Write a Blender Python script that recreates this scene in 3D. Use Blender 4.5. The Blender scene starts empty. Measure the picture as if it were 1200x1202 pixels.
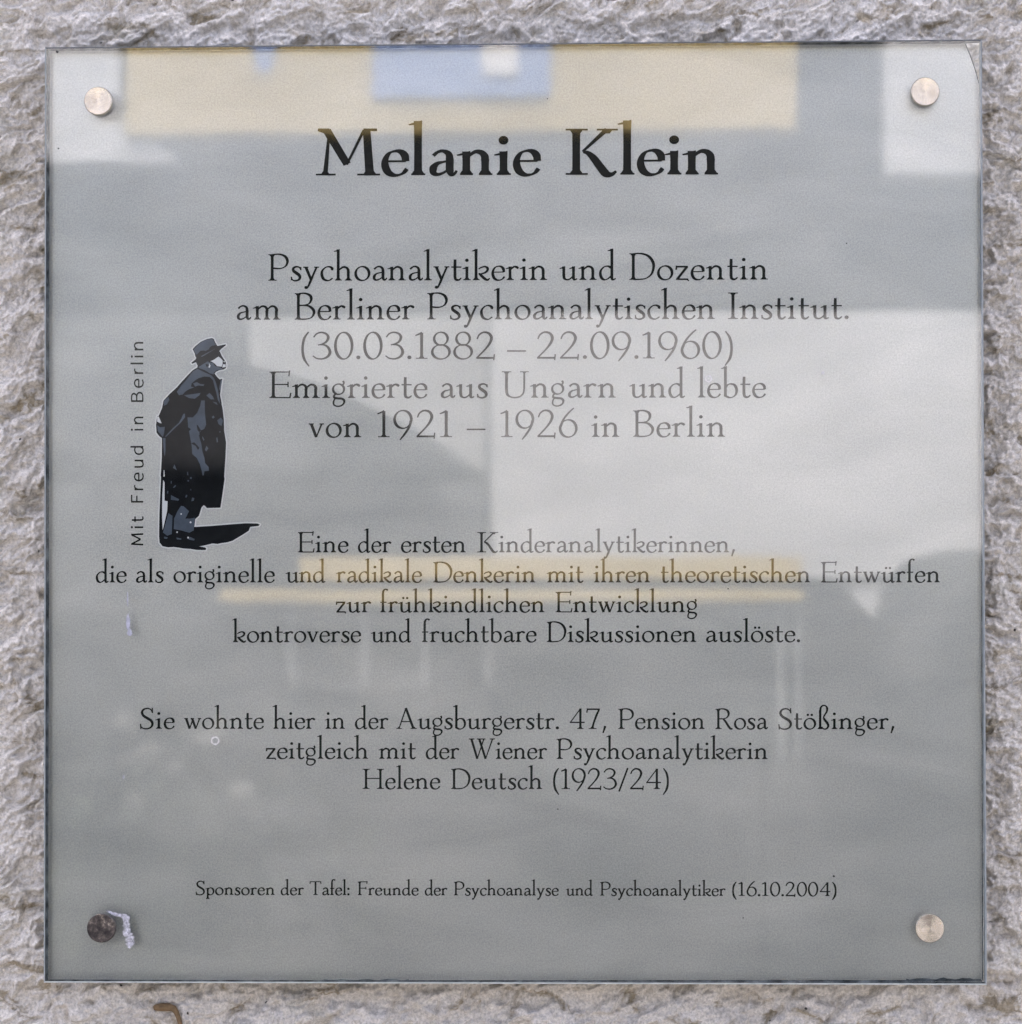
import bpy, bmesh, math, random
import numpy as np
from mathutils import Vector, Matrix, geometry

# ------------------------------------------------------------------ camera, sky, sun, exposure
sc = bpy.context.scene
C = sc.collection
CAM = Vector((0.05326, -1.42, 1.56660))
cam_d = bpy.data.cameras.new('camera'); cam = bpy.data.objects.new('camera', cam_d); C.objects.link(cam)
cam.location = CAM
Rz = Matrix.Rotation(0.0382497, 4, 'Z'); Rx = Matrix.Rotation(0.0238230, 4, 'X'); Ry = Matrix.Rotation(0.0020535, 4, 'Y')
base = Matrix.Rotation(math.pi/2, 4, 'X')
cam.rotation_euler = (Rz @ Rx @ Ry @ base).to_euler()
cam_d.sensor_fit = 'HORIZONTAL'; cam_d.sensor_width = 36; cam_d.lens = 116.15
cam_d.clip_start = 0.05; cam_d.clip_end = 500
cam_d.dof.use_dof = True; cam_d.dof.focus_distance = 1.406; cam_d.dof.aperture_fstop = 20.0
sc.camera = cam

w = bpy.data.worlds.new('World'); sc.world = w; w.use_nodes = True
nt = w.node_tree
sky = nt.nodes.new('ShaderNodeTexSky'); sky.sky_type = 'NISHITA'; sky.sun_disc = False
SUN_EL = math.radians(66)
sky.sun_elevation = SUN_EL; sky.sun_rotation = 0.0
sky.air_density = 0.12; sky.dust_density = 3.5; sky.ozone_density = 0.2
bg = nt.nodes['Background']; bg.inputs['Strength'].default_value = 0.15
nt.links.new(sky.outputs['Color'], bg.inputs['Color'])

sd = bpy.data.lights.new('sun', 'SUN'); sun = bpy.data.objects.new('sun', sd); C.objects.link(sun)
sd.energy = 0.6; sd.angle = math.radians(15); sd.color = (1.0, 0.98, 0.95)
sdir = Vector((0.0, math.cos(SUN_EL), math.sin(SUN_EL)))           # towards the sun: behind the plaster wall
sun.rotation_euler = sdir.to_track_quat('Z', 'Y').to_euler(); sun.location = (0, 6, 8)

vs = sc.view_settings
vs.view_transform = 'Standard'; vs.look = 'None'; vs.gamma = 1.0; vs.exposure = 3.65
vs.use_curve_mapping = False
sc.render.engine = 'CYCLES'
sc.cycles.use_denoising = True; sc.cycles.denoising_input_passes = 'RGB_ALBEDO_NORMAL'; sc.cycles.denoising_prefilter = 'ACCURATE'
sc.cycles.max_bounces = 8; sc.cycles.transparent_max_bounces = 16
sc.cycles.caustics_reflective = False; sc.cycles.caustics_refractive = False

# ------------------------------------------------------------------ helpers
def link(o, parent=None):
    C.objects.link(o)
    if parent is not None:
        o.parent = parent
    return o

def tag(o, label=None, cat=None, group=None, kind=None):
    if label: o['label'] = label
    if cat: o['category'] = cat
    if group: o['group'] = group
    if kind: o['kind'] = kind
    return o

def empty(name, loc, label, cat, group=None):
    o = bpy.data.objects.new(name, None); C.objects.link(o)
    o.location = loc; o.empty_display_size = 0.02
    bpy.context.view_layer.update()
    return tag(o, label, cat, group)

def mesh_obj(name, verts, faces, mat, parent=None, smooth=False, mats=None, fmat=None):
    """verts are world coordinates; the object is placed at its parent's location."""
    me = bpy.data.meshes.new(name)
    off = Vector(parent.location) if parent is not None and parent.parent is None else (
          Vector(parent.parent.location) if parent is not None else Vector((0, 0, 0)))
    me.from_pydata([tuple(Vector(v) - off) for v in verts], [], faces)
    me.update()
    for m in (mats or [mat]): me.materials.append(m)
    if fmat:
        me.polygons.foreach_set('material_index', fmat)
    if smooth:
        me.polygons.foreach_set('use_smooth', [True]*len(me.polygons))
    return link(bpy.data.objects.new(name, me), parent)

class MB:
    def __init__(s): s.v = []; s.f = []
    def box(s, x0, x1, y0, y1, z0, z1, bev=0.0):
        bm = bmesh.new()
        bmesh.ops.create_cube(bm, size=1.0)
        for v in bm.verts:
            v.co = Vector((x0 + (v.co.x+.5)*(x1-x0), y0 + (v.co.y+.5)*(y1-y0), z0 + (v.co.z+.5)*(z1-z0)))
        if bev:
            bmesh.ops.bevel(bm, geom=bm.edges[:], offset=bev, segments=2, affect='EDGES', profile=0.5)
        s.add_bm(bm); return s
    def add_bm(s, bm):
        bm.verts.index_update(); n = len(s.v)
        s.v += [v.co.copy() for v in bm.verts]
        s.f += [[v.index + n for v in f.verts] for f in bm.faces]
        bm.free(); return s
    def add(s, verts, faces):
        n = len(s.v); s.v += [Vector(v) for v in verts]; s.f += [[i+n for i in f] for f in faces]; return s
    def lathe(s, prof, cx, cy, cz, axis='Z', seg=48):
        """prof: list of (r, h); revolved round the axis through (cx,cy,cz)."""
        vs_, fs = [], []
        for r, h in prof:
            for k in range(seg):
                a = 2*math.pi*k/seg
                if axis == 'Z': vs_.append((cx + r*math.cos(a), cy + r*math.sin(a), cz + h))
                else: vs_.append((cx + r*math.cos(a), cy - h, cz + r*math.sin(a)))   # axis points to -y
        for i in range(len(prof)-1):
            for k in range(seg):
                k2 = (k+1) % seg
                fs.append([i*seg+k, i*seg+k2, (i+1)*seg+k2, (i+1)*seg+k])
        fs.append(list(range(seg))[::-1]); fs.append([(len(prof)-1)*seg + k for k in range(seg)])
        return s.add(vs_, fs)
    def tube(s, pts, radii, seg=10):
        pts = [Vector(p) for p in pts]; vs_, fs = [], []
        for i, p in enumerate(pts):
            d = (pts[min(i+1, len(pts)-1)] - pts[max(i-1, 0)]).normalized()
            a = d.cross(Vector((0.21, 0.93, 0.3))).normalized(); b = d.cross(a)
            for k in range(seg):
                t = 2*math.pi*k/seg
                vs_.append(p + (a*math.cos(t) + b*math.sin(t))*radii[i])
        for i in range(len(pts)-1):
            for k in range(seg):
                k2 = (k+1) % seg
                fs.append([i*seg+k, i*seg+k2, (i+1)*seg+k2, (i+1)*seg+k])
        fs.append(list(range(seg))[::-1]); fs.append([(len(pts)-1)*seg+k for k in range(seg)])
        return s.add(vs_, fs)
    def build(s, name, mat, parent=None, smooth=False):
        return mesh_obj(name, s.v, s.f, mat, parent, smooth)

def new_mat(name):
    m = bpy.data.materials.new(name); m.use_nodes = True
    nt = m.node_tree; p = nt.nodes['Principled BSDF']
    return m, nt, p
def N(nt, t, **k):
    n = nt.nodes.new(t)
    for a, b in k.items():
        if a in n.inputs: n.inputs[a].default_value = b
        else: setattr(n, a, b)
    return n
def noise(nt, scale, detail=4, rough=0.55, vec=None, dist=0.0):
    n = N(nt, 'ShaderNodeTexNoise'); n.inputs['Scale'].default_value = scale
    n.inputs['Detail'].default_value = detail; n.inputs['Roughness'].default_value = rough
    n.inputs['Distortion'].default_value = dist
    if vec is not None: nt.links.new(vec, n.inputs['Vector'])
    return n.outputs['Fac']
def ramp(nt, fac, stops):
    r = N(nt, 'ShaderNodeValToRGB'); el = r.color_ramp.elements
    el[0].position, el[0].color = stops[0][0], (*stops[0][1], 1)
    el[1].position, el[1].color = stops[-1][0], (*stops[-1][1], 1)
    for p, c in stops[1:-1]:
        e = el.new(p); e.color = (*c, 1)
    nt.links.new(fac, r.inputs['Fac']); return r.outputs['Color']
def mixc(nt, fac, a, b, mode='MIX'):
    n = N(nt, 'ShaderNodeMix'); n.data_type = 'RGBA'; n.blend_type = mode
    for sock, v in ((n.inputs[0], fac), (n.inputs[6], a), (n.inputs[7], b)):
        if isinstance(v, bpy.types.NodeSocket): nt.links.new(v, sock)
        elif isinstance(v, (int, float)): sock.default_value = v
        else: sock.default_value = (*v, 1)
    return n.outputs[2]
def mapped(nt, rot=(0, 0, 0), scale=(1, 1, 1), loc=(0, 0, 0)):
    tc = N(nt, 'ShaderNodeTexCoord'); mp = N(nt, 'ShaderNodeMapping')
    mp.inputs['Rotation'].default_value = rot; mp.inputs['Scale'].default_value = scale; mp.inputs['Location'].default_value = loc
    nt.links.new(tc.outputs['Object'], mp.inputs['Vector']); return mp.outputs['Vector']
def bump(nt, p, h, strength, dist):
    b = N(nt, 'ShaderNodeBump'); b.inputs['Strength'].default_value = strength; b.inputs['Distance'].default_value = dist
    nt.links.new(h, b.inputs['Height']); nt.links.new(b.outputs['Normal'], p.inputs['Normal'])
def simple(name, col, rough=0.7, metal=0.0, var=0.12, scale=20, bmp=0.0, spec=0.3):
    m, nt, p = new_mat(name); p.inputs['Specular IOR Level'].default_value = spec
    f = noise(nt, scale, 5, vec=mapped(nt))
    c = ramp(nt, f, [(0.3, tuple(x*(1-var) for x in col)), (0.7, tuple(min(1, x*(1+var)) for x in col))])
    nt.links.new(c, p.inputs['Base Color'])
    p.inputs['Roughness'].default_value = rough; p.inputs['Metallic'].default_value = metal
    if bmp: bump(nt, p, f, 0.5, bmp)
    return m

# ------------------------------------------------------------------ materials
def mat_plaster():
    m, nt, p = new_mat('rough_plaster')
    v = mapped(nt); vr = mapped(nt, rot=(0, 0.55, 0), scale=(0.55, 1, 1.15))
    tone = noise(nt, 55, 5, 0.6, vr)
    c = ramp(nt, tone, [(0.25, (0.62, 0.585, 0.52)), (0.5, (0.755, 0.72, 0.655)), (0.75, (0.82, 0.795, 0.745))])
    ochre = noise(nt, 85, 6, 0.6, vr, 0.6)
    of = ramp(nt, ochre, [(0.54, (0, 0, 0)), (0.64, (0.9, 0.9, 0.9))])
    c = mixc(nt, of, c, (0.34, 0.29, 0.20))
    lich = noise(nt, 38, 4, 0.6, v)
    lf = ramp(nt, lich, [(0.57, (0, 0, 0)), (0.75, (0.6, 0.6, 0.6))])
    c = mixc(nt, lf, c, (0.48, 0.47, 0.39))
    gr = noise(nt, 900, 2, 0.6, v)
    gf = ramp(nt, gr, [(0.3, (0.70, 0.70, 0.69)), (0.7, (1.18, 1.18, 1.18))])
    c = mixc(nt, 1.0, c, gf, 'MULTIPLY')
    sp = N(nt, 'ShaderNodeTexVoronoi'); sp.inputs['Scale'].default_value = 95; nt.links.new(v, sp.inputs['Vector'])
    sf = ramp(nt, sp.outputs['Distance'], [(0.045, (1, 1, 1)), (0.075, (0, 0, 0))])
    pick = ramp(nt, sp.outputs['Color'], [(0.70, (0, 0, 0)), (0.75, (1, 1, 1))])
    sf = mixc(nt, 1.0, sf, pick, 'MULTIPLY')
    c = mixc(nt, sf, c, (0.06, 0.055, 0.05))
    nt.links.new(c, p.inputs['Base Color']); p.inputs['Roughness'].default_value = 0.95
    p.inputs['Specular IOR Level'].default_value = 0.2
    bump(nt, p, noise(nt, 420, 5, 0.65, v), 0.8, 0.0015)
    return m

def mat_film():
    m, nt, p = new_mat('frosted_film')
    v = mapped(nt); vr = mapped(nt, rot=(0, 0.62, 0), scale=(0.45, 1, 1.1))
    a = noise(nt, 30, 4, 0.5, vr, 0.5)
    c = ramp(nt, a, [(0.28, (0.395, 0.408, 0.410)), (0.72, (0.51, 0.517, 0.515))])
    b = noise(nt, 7, 2, 0.5, v)
    c = mixc(nt, 1.0, c, ramp(nt, b, [(0.3, (0.95, 0.96, 0.965)), (0.7, (1.05, 1.04, 1.035))]), 'MULTIPLY')
    g = noise(nt, 1500, 2, 0.7, v)
    c = mixc(nt, 1.0, c, ramp(nt, g, [(0.28, (0.80, 0.80, 0.81)), (0.72, (1.16, 1.16, 1.15))]), 'MULTIPLY')
    nt.links.new(c, p.inputs['Base Color'])
    p.inputs['Roughness'].default_value = 0.36; p.inputs['Metallic'].default_value = 0.97
    return m

def mat_glass():
    """clear pane: transparent with Fresnel reflection on its front face (both surfaces of a 6 mm pane together)"""
    m = bpy.data.materials.new('clear_glass'); m.use_nodes = True; nt = m.node_tree
    nt.nodes.clear()
    out = N(nt, 'ShaderNodeOutputMaterial'); mx = N(nt, 'ShaderNodeMixShader')
    tr = N(nt, 'ShaderNodeBsdfTransparent'); tr.inputs['Color'].default_value = (0.945, 0.965, 0.955, 1)
    gl = N(nt, 'ShaderNodeBsdfGlossy'); gl.inputs['Roughness'].default_value = 0.015; gl.inputs['Color'].default_value = (1, 1, 1, 1)
    fr = N(nt, 'ShaderNodeFresnel')
    geo = N(nt, 'ShaderNodeNewGeometry'); ior = N(nt, 'ShaderNodeMapRange')      # the same index from both sides of the face
    ior.inputs['To Min'].default_value = 1.82; ior.inputs['To Max'].default_value = 1/1.82
    nt.links.new(geo.outputs['Backfacing'], ior.inputs['Value']); nt.links.new(ior.outputs[0], fr.inputs['IOR'])
    bmp = N(nt, 'ShaderNodeBump'); bmp.inputs['Strength'].default_value = 0.5; bmp.inputs['Distance'].default_value = 0.00002
    nt.links.new(noise(nt, 30, 3, 0.5, mapped(nt)), bmp.inputs['Height'])
    nt.links.new(bmp.outputs['Normal'], gl.inputs['Normal'])
    nt.links.new(fr.outputs[0], mx.inputs[0]); nt.links.new(tr.outputs[0], mx.inputs[1]); nt.links.new(gl.outputs[0], mx.inputs[2])
    nt.links.new(mx.outputs[0], out.inputs['Surface'])
    return m

def mat_clear():
    m = bpy.data.materials.new('glass_back_face'); m.use_nodes = True; nt = m.node_tree; nt.nodes.clear()
    out = N(nt, 'ShaderNodeOutputMaterial'); tr = N(nt, 'ShaderNodeBsdfTransparent')
    tr.inputs['Color'].default_value = (0.985, 0.99, 0.988, 1); nt.links.new(tr.outputs[0], out.inputs['Surface'])
    return m

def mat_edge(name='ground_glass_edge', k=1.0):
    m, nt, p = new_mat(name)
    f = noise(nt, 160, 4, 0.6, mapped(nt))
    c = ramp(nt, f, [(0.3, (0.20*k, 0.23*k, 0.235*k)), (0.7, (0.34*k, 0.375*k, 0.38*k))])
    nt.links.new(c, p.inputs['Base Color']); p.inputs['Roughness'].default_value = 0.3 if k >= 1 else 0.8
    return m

def mat_margin():  # mottled dark tone: rim shade of the glass painted in, also used for smears
    m, nt, p = new_mat('margin_shade_smear')
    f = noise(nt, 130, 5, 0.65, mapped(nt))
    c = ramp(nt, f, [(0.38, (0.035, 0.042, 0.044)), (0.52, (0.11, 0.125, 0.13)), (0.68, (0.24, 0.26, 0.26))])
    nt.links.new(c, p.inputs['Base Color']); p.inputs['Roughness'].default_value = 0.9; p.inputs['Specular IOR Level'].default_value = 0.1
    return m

def mat_steel(name, dark=False):
    m, nt, p = new_mat(name)
    tc = N(nt, 'ShaderNodeTexCoord')
    # spun finish: fine rings round the cap's own axis
    sep = N(nt, 'ShaderNodeSeparateXYZ'); nt.links.new(tc.outputs['Object'], sep.inputs[0])
    m1 = N(nt, 'ShaderNodeMath', operation='POWER'); m1.inputs[1].default_value = 2; nt.links.new(sep.outputs['X'], m1.inputs[0])
    m2 = N(nt, 'ShaderNodeMath', operation='POWER'); m2.inputs[1].default_value = 2; nt.links.new(sep.outputs['Z'], m2.inputs[0])
    ad = N(nt, 'ShaderNodeMath', operation='ADD'); nt.links.new(m1.outputs[0], ad.inputs[0]); nt.links.new(m2.outputs[0], ad.inputs[1])
    sq = N(nt, 'ShaderNodeMath', operation='SQRT'); nt.links.new(ad.outputs[0], sq.inputs[0])
    ms = N(nt, 'ShaderNodeMath', operation='MULTIPLY'); ms.inputs[1].default_value = 9000; nt.links.new(sq.outputs[0], ms.inputs[0])
    cx = N(nt, 'ShaderNodeCombineXYZ'); nt.links.new(ms.outputs[0], cx.inputs[0])
    ring = noise(nt, 1.0, 3, 0.6, cx.outputs[0])
    stain = noise(nt, 320 if dark else 240, 5, 0.65, tc.outputs['Object'])
    if dark:
        c = ramp(nt, stain, [(0.36, (0.018, 0.015, 0.014)), (0.52, (0.075, 0.062, 0.055)), (0.60, (0.16, 0.135, 0.11)), (0.68, (0.45, 0.39, 0.31))])
        p.inputs['Metallic'].default_value = 0.35; p.inputs['Roughness'].default_value = 0.5
    else:
        c = ramp(nt, stain, [(0.3, (0.58, 0.515, 0.43)), (0.7, (0.80, 0.735, 0.63))])
        p.inputs['Metallic'].default_value = 1.0; p.inputs['Roughness'].default_value = 0.27
    p.inputs['Anisotropic'].default_value = 0.92
    tg = N(nt, 'ShaderNodeTangent'); tg.direction_type = 'RADIAL'; tg.axis = 'Y'; nt.links.new(tg.outputs[0], p.inputs['Tangent'])
    nt.links.new(c, p.inputs['Base Color'])
    bump(nt, p, ring, 0.5, 0.00005)
    return m

M = dict(
    plaster=mat_plaster(), film=mat_film(), glass=mat_glass(), clear=mat_clear(), edge=mat_edge(), edge_top=mat_edge('shaded_glass_edge', .28), edge_low=mat_edge('glint_glass_edge', 2.3), margin=mat_margin(),  # top edge darkened, bottom edge lightened: the glass's refraction painted into their colour
    ink=simple('black_print', (0.012, 0.013, 0.012), 0.9, var=0.1, scale=300, spec=0.0),
    steel=mat_steel('spun_steel'), dirty=mat_steel('tarnished_steel', True),
    shank=simple('steel_spacer', (0.35, 0.34, 0.33), 0.4, 0.9),
    pblack=simple('print_black', (0.011, 0.012, 0.013), 0.9, var=0.25, scale=200, spec=0.0),
    pgrey=simple('print_slate', (0.075, 0.092, 0.115), 0.9, var=0.18, scale=160, spec=0.0),
    pwhite=simple('print_white', (0.62, 0.63, 0.62), 0.75, var=0.04, scale=90),
    residue=simple('lilac_residue', (0.47, 0.47, 0.505), 0.8, var=0.55, scale=900),
    drip=simple('chalky_drip', (0.40, 0.41, 0.48), 0.7, var=0.2, scale=500),
    pale=simple('chalky_spot', (0.62, 0.62, 0.61), 0.7, var=0.1, scale=500),
    grime=simple('grime', (0.05, 0.055, 0.055), 0.9, var=0.5, scale=600),
    twig=simple('dry_stalk', (0.20, 0.135, 0.07), 0.85, var=0.35, scale=420, bmp=0.0004),
    facade=simple('dark_render', (0.036, 0.038, 0.04), 0.9, var=0.2, scale=3),
    white=simple('white_paint', (0.55, 0.56, 0.56), 0.8, var=0.03, scale=3),
    bright=simple('bright_white', (0.82, 0.82, 0.81), 0.8, var=0.02, scale=3),
    blossom=simple('pale_blossom', (0.13, 0.13, 0.12), 0.9, var=0.3, scale=30),
    palepanel=simple('pale_panel_paint', (0.40, 0.405, 0.40), 0.8, var=0.2, scale=3),
    midgrey=simple('mid_grey_paint', (0.10, 0.105, 0.108), 0.8, var=0.5, scale=2.2),
    palegrey=simple('pale_grey_paint', (0.22, 0.23, 0.23), 0.8, var=0.15, scale=3),
    yellow=simple('yellow_paint', (0.48, 0.375, 0.15), 0.7, var=0.05, scale=3),
    blue=simple('blue_paint', (0.24, 0.33, 0.56), 0.7, var=0.05, scale=3),
    darkcloth=simple('dark_cloth', (0.02, 0.021, 0.022), 0.95, var=0.1, scale=8),
    binpaint=simple('dark_plastic', (0.03, 0.034, 0.035), 0.7, var=0.1, scale=8),
    paving=simple('paving', (0.17, 0.165, 0.16), 0.95, var=0.2, scale=2.5),
    road=simple('asphalt', (0.055, 0.055, 0.057), 0.95, var=0.2, scale=4),
    leaf=simple('dark_leaf', (0.035, 0.045, 0.03), 0.8, var=0.3, scale=9),
    steel_dark=simple('dark_metal', (0.1, 0.1, 0.1), 0.5, 0.5),
)

# ------------------------------------------------------------------ survey: photo measurements rectified onto the plaque's plane
FPX = 3871.706
Rm = (Rz @ Rx @ Ry).to_3x3()
def on_plane(px, py, y):
    d = Rm @ Vector(((px-600)/FPX, 1, -(py-601)/FPX))
    t = (y - CAM.y)/d.y
    return CAM + d*t

Y_FRONT, Y_BACK, Y_INK, Y_FILM = -0.0200, -0.0140, -0.0137, -0.0134
S_PX = 0.4/1102.0                                               # metres of plaque per photo pixel

# ------------------------------------------------------------------ the plaster wall
def perlin(x, z, seed):
    rs = np.random.RandomState(seed); n = 256
    ang = rs.rand(n, n)*2*np.pi; gx, gz = np.cos(ang), np.sin(ang)
    xi = np.floor(x).astype(int); zi = np.floor(z).astype(int); xf = x-xi; zf = z-zi
    def g(a, b): return gx[(xi+a) % n, (zi+b) % n]*(xf-a) + gz[(xi+a) % n, (zi+b) % n]*(zf-b)
    u = xf**3*(xf*(xf*6-15)+10); v = zf**3*(zf*(zf*6-15)+10)
    return ((g(0,0)*(1-u)+g(1,0)*u)*(1-v) + (g(0,1)*(1-u)+g(1,1)*u)*v)*1.5

def lumps(x, z, ang, stretch, cell, seed):
    """trowelled plaster: torn plateaus with steep broken sides, crumbs and pits"""
    ca, sa = math.cos(ang), math.sin(ang)
    u = (x*ca + z*sa)*stretch; v = -x*sa + z*ca
    n1 = perlin(u/cell, v/(cell*.92), seed); n2 = perlin(u/(cell*.5)+7, v/(cell*.47), seed+1)
    n3 = perlin(u/(cell*.26), v/(cell*.25), seed+2); n4 = perlin(x/(cell*.13), z/(cell*.13), seed+3)
    t = np.clip((n1 + 0.55*n2 + 0.30*n3 + 0.24)/0.36, 0, 1); plateau = t*t*(3-2*t)
    pit = np.clip(perlin(u/(cell*.8)+3, v/(cell*.72), seed+4) + 0.3*n3 - 0.38, 0, 1)
    return 0.0032*plateau + 0.0021*np.sqrt(np.abs(n2) + 0.002) + 0.0015*np.abs(n3) + 0.0009*n4 - 0.009*pit

def wall_height(x, z):
    wx = x + 0.0030*perlin(x/0.016, z/0.016, 5) + 0.0006*perlin(x/0.005, z/0.005, 7)
    wz = z + 0.0030*perlin(x/0.016, z/0.016, 6) + 0.0006*perlin(x/0.005, z/0.005, 8)
    r = np.clip((x-0.13)/0.07 + 0.4*perlin(x/0.03, z/0.03, 31), 0, 1)
    h = (1-r)*lumps(wx, wz, 0.55, 0.62, 0.0118, 11) + r*lumps(wx, wz, 0.2, 0.9, 0.0100, 41)
    return h + 0.0012*perlin(x/0.045, z/0.045, 14) + 0.00032*perlin(x/0.0016, z/0.0016, 15)

def build_wall():
    fx = np.arange(-0.235, 0.2351, 0.0006); fz = np.arange(1.365, 1.8351, 0.0006)
    cx_l = -0.235 - np.geomspace(0.002, 3.6, 46)[::-1]; cx_r = 0.235 + np.geomspace(0.002, 3.6, 46)
    cz_l = 1.365 - np.geomspace(0.002, 1.365, 40)[::-1]; cz_u = 1.835 + np.geomspace(0.002, 1.55, 40)
    xs = np.concatenate([cx_l, fx, cx_r]); zs = np.concatenate([cz_l, fz, cz_u])
    X, Z = np.meshgrid(xs, zs, indexing='ij')
    H = wall_height(X, Z)
    Yw = -H + 0.0024
    nx, nz = X.shape
    co = np.stack([X, Yw, Z], -1).reshape(-1, 3)
    idx = np.arange(nx*nz).reshape(nx, nz)
    q = np.stack([idx[:-1, :-1], idx[1:, :-1], idx[1:, 1:], idx[:-1, 1:]], -1).reshape(-1, 4)
    # the wall's body behind its rough face
    x0, x1, z0, z1 = xs[0], xs[-1], zs[0], zs[-1]
    bx = np.array([[x0, .012, z0], [x1, .012, z0], [x1, .30, z0], [x0, .30, z0], [x0, .012, z1], [x1, .012, z1], [x1, .30, z1], [x0, .30, z1]])
    nb = len(co)
    bq = np.array([[0,1,2,3],[4,7,6,5],[0,4,5,1],[1,5,6,2],[2,6,7,3],[3,7,4,0]]) + nb
    co = np.concatenate([co, bx]); q = np.concatenate([q, bq])
    me = bpy.data.meshes.new('plaster_wall')
    me.vertices.add(len(co)); me.vertices.foreach_set('co', co.ravel())
    me.loops.add(q.size); me.loops.foreach_set('vertex_index', q.ravel().astype(np.int32))
    me.polygons.add(len(q)); me.polygons.foreach_set('loop_start', np.arange(0, q.size, 4, dtype=np.int32))
    me.update(calc_edges=True); me.validate()
    sm = np.ones(len(me.polygons), dtype=bool); sm[-6:] = False
    me.polygons.foreach_set('use_smooth', sm)
    me.materials.append(M['plaster'])
    o = link(bpy.data.objects.new('plaster_wall', me))
    tag(o, 'rough pale grey plaster wall with ochre pits behind the glass plaque', 'wall')
    return o
wall = build_wall()

# ------------------------------------------------------------------ lettering: an old-style roman drawn stroke by stroke
def catmull(pts, n=7):
    P = [np.array(p[:2], float) for p in pts]
    P = [2*P[0]-P[1]] + P + [2*P[-1]-P[-2]]
    out = []
    for i in range(1, len(P)-2):
        for k in range(n):
            t = k/n; a, b, c, d = P[i-1:i+3]
            out.append(0.5*((2*b) + (-a+c)*t + (2*a-5*b+4*c-d)*t*t + (-a+3*b-3*c+d)*t**3))
    out.append(P[-2]); return np.array(out)

def ribbon(c, wd):
    """quads of a ribbon round centre line c with full widths wd"""
    c = np.asarray(c, float); t = np.gradient(c, axis=0); t /= np.linalg.norm(t, axis=1)[:, None] + 1e-9
    nrm = np.stack([-t[:, 1], t[:, 0]], -1); wd = np.asarray(wd)[:, None]/2
    L, R = c + nrm*wd, c - nrm*wd
    return [[L[i], R[i], R[i+1], L[i+1]] for i in range(len(c)-1)]

def ellipse(cx, cy, rx, ry, a0=0, a1=360, n=28, tilt=0):
    t = np.radians(np.linspace(a0, a1, n)); x, y = rx*np.cos(t), ry*np.sin(t); k = math.radians(tilt)
    return np.stack([cx + x*math.cos(k) - y*math.sin(k), cy + x*math.sin(k) + y*math.cos(k)], -1)

def disc(x, y, r, n=18):
    return [[np.array((x + r*math.cos(2*math.pi*k/n), y + r*math.sin(2*math.pi*k/n))) for k in range(n)]]

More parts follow.
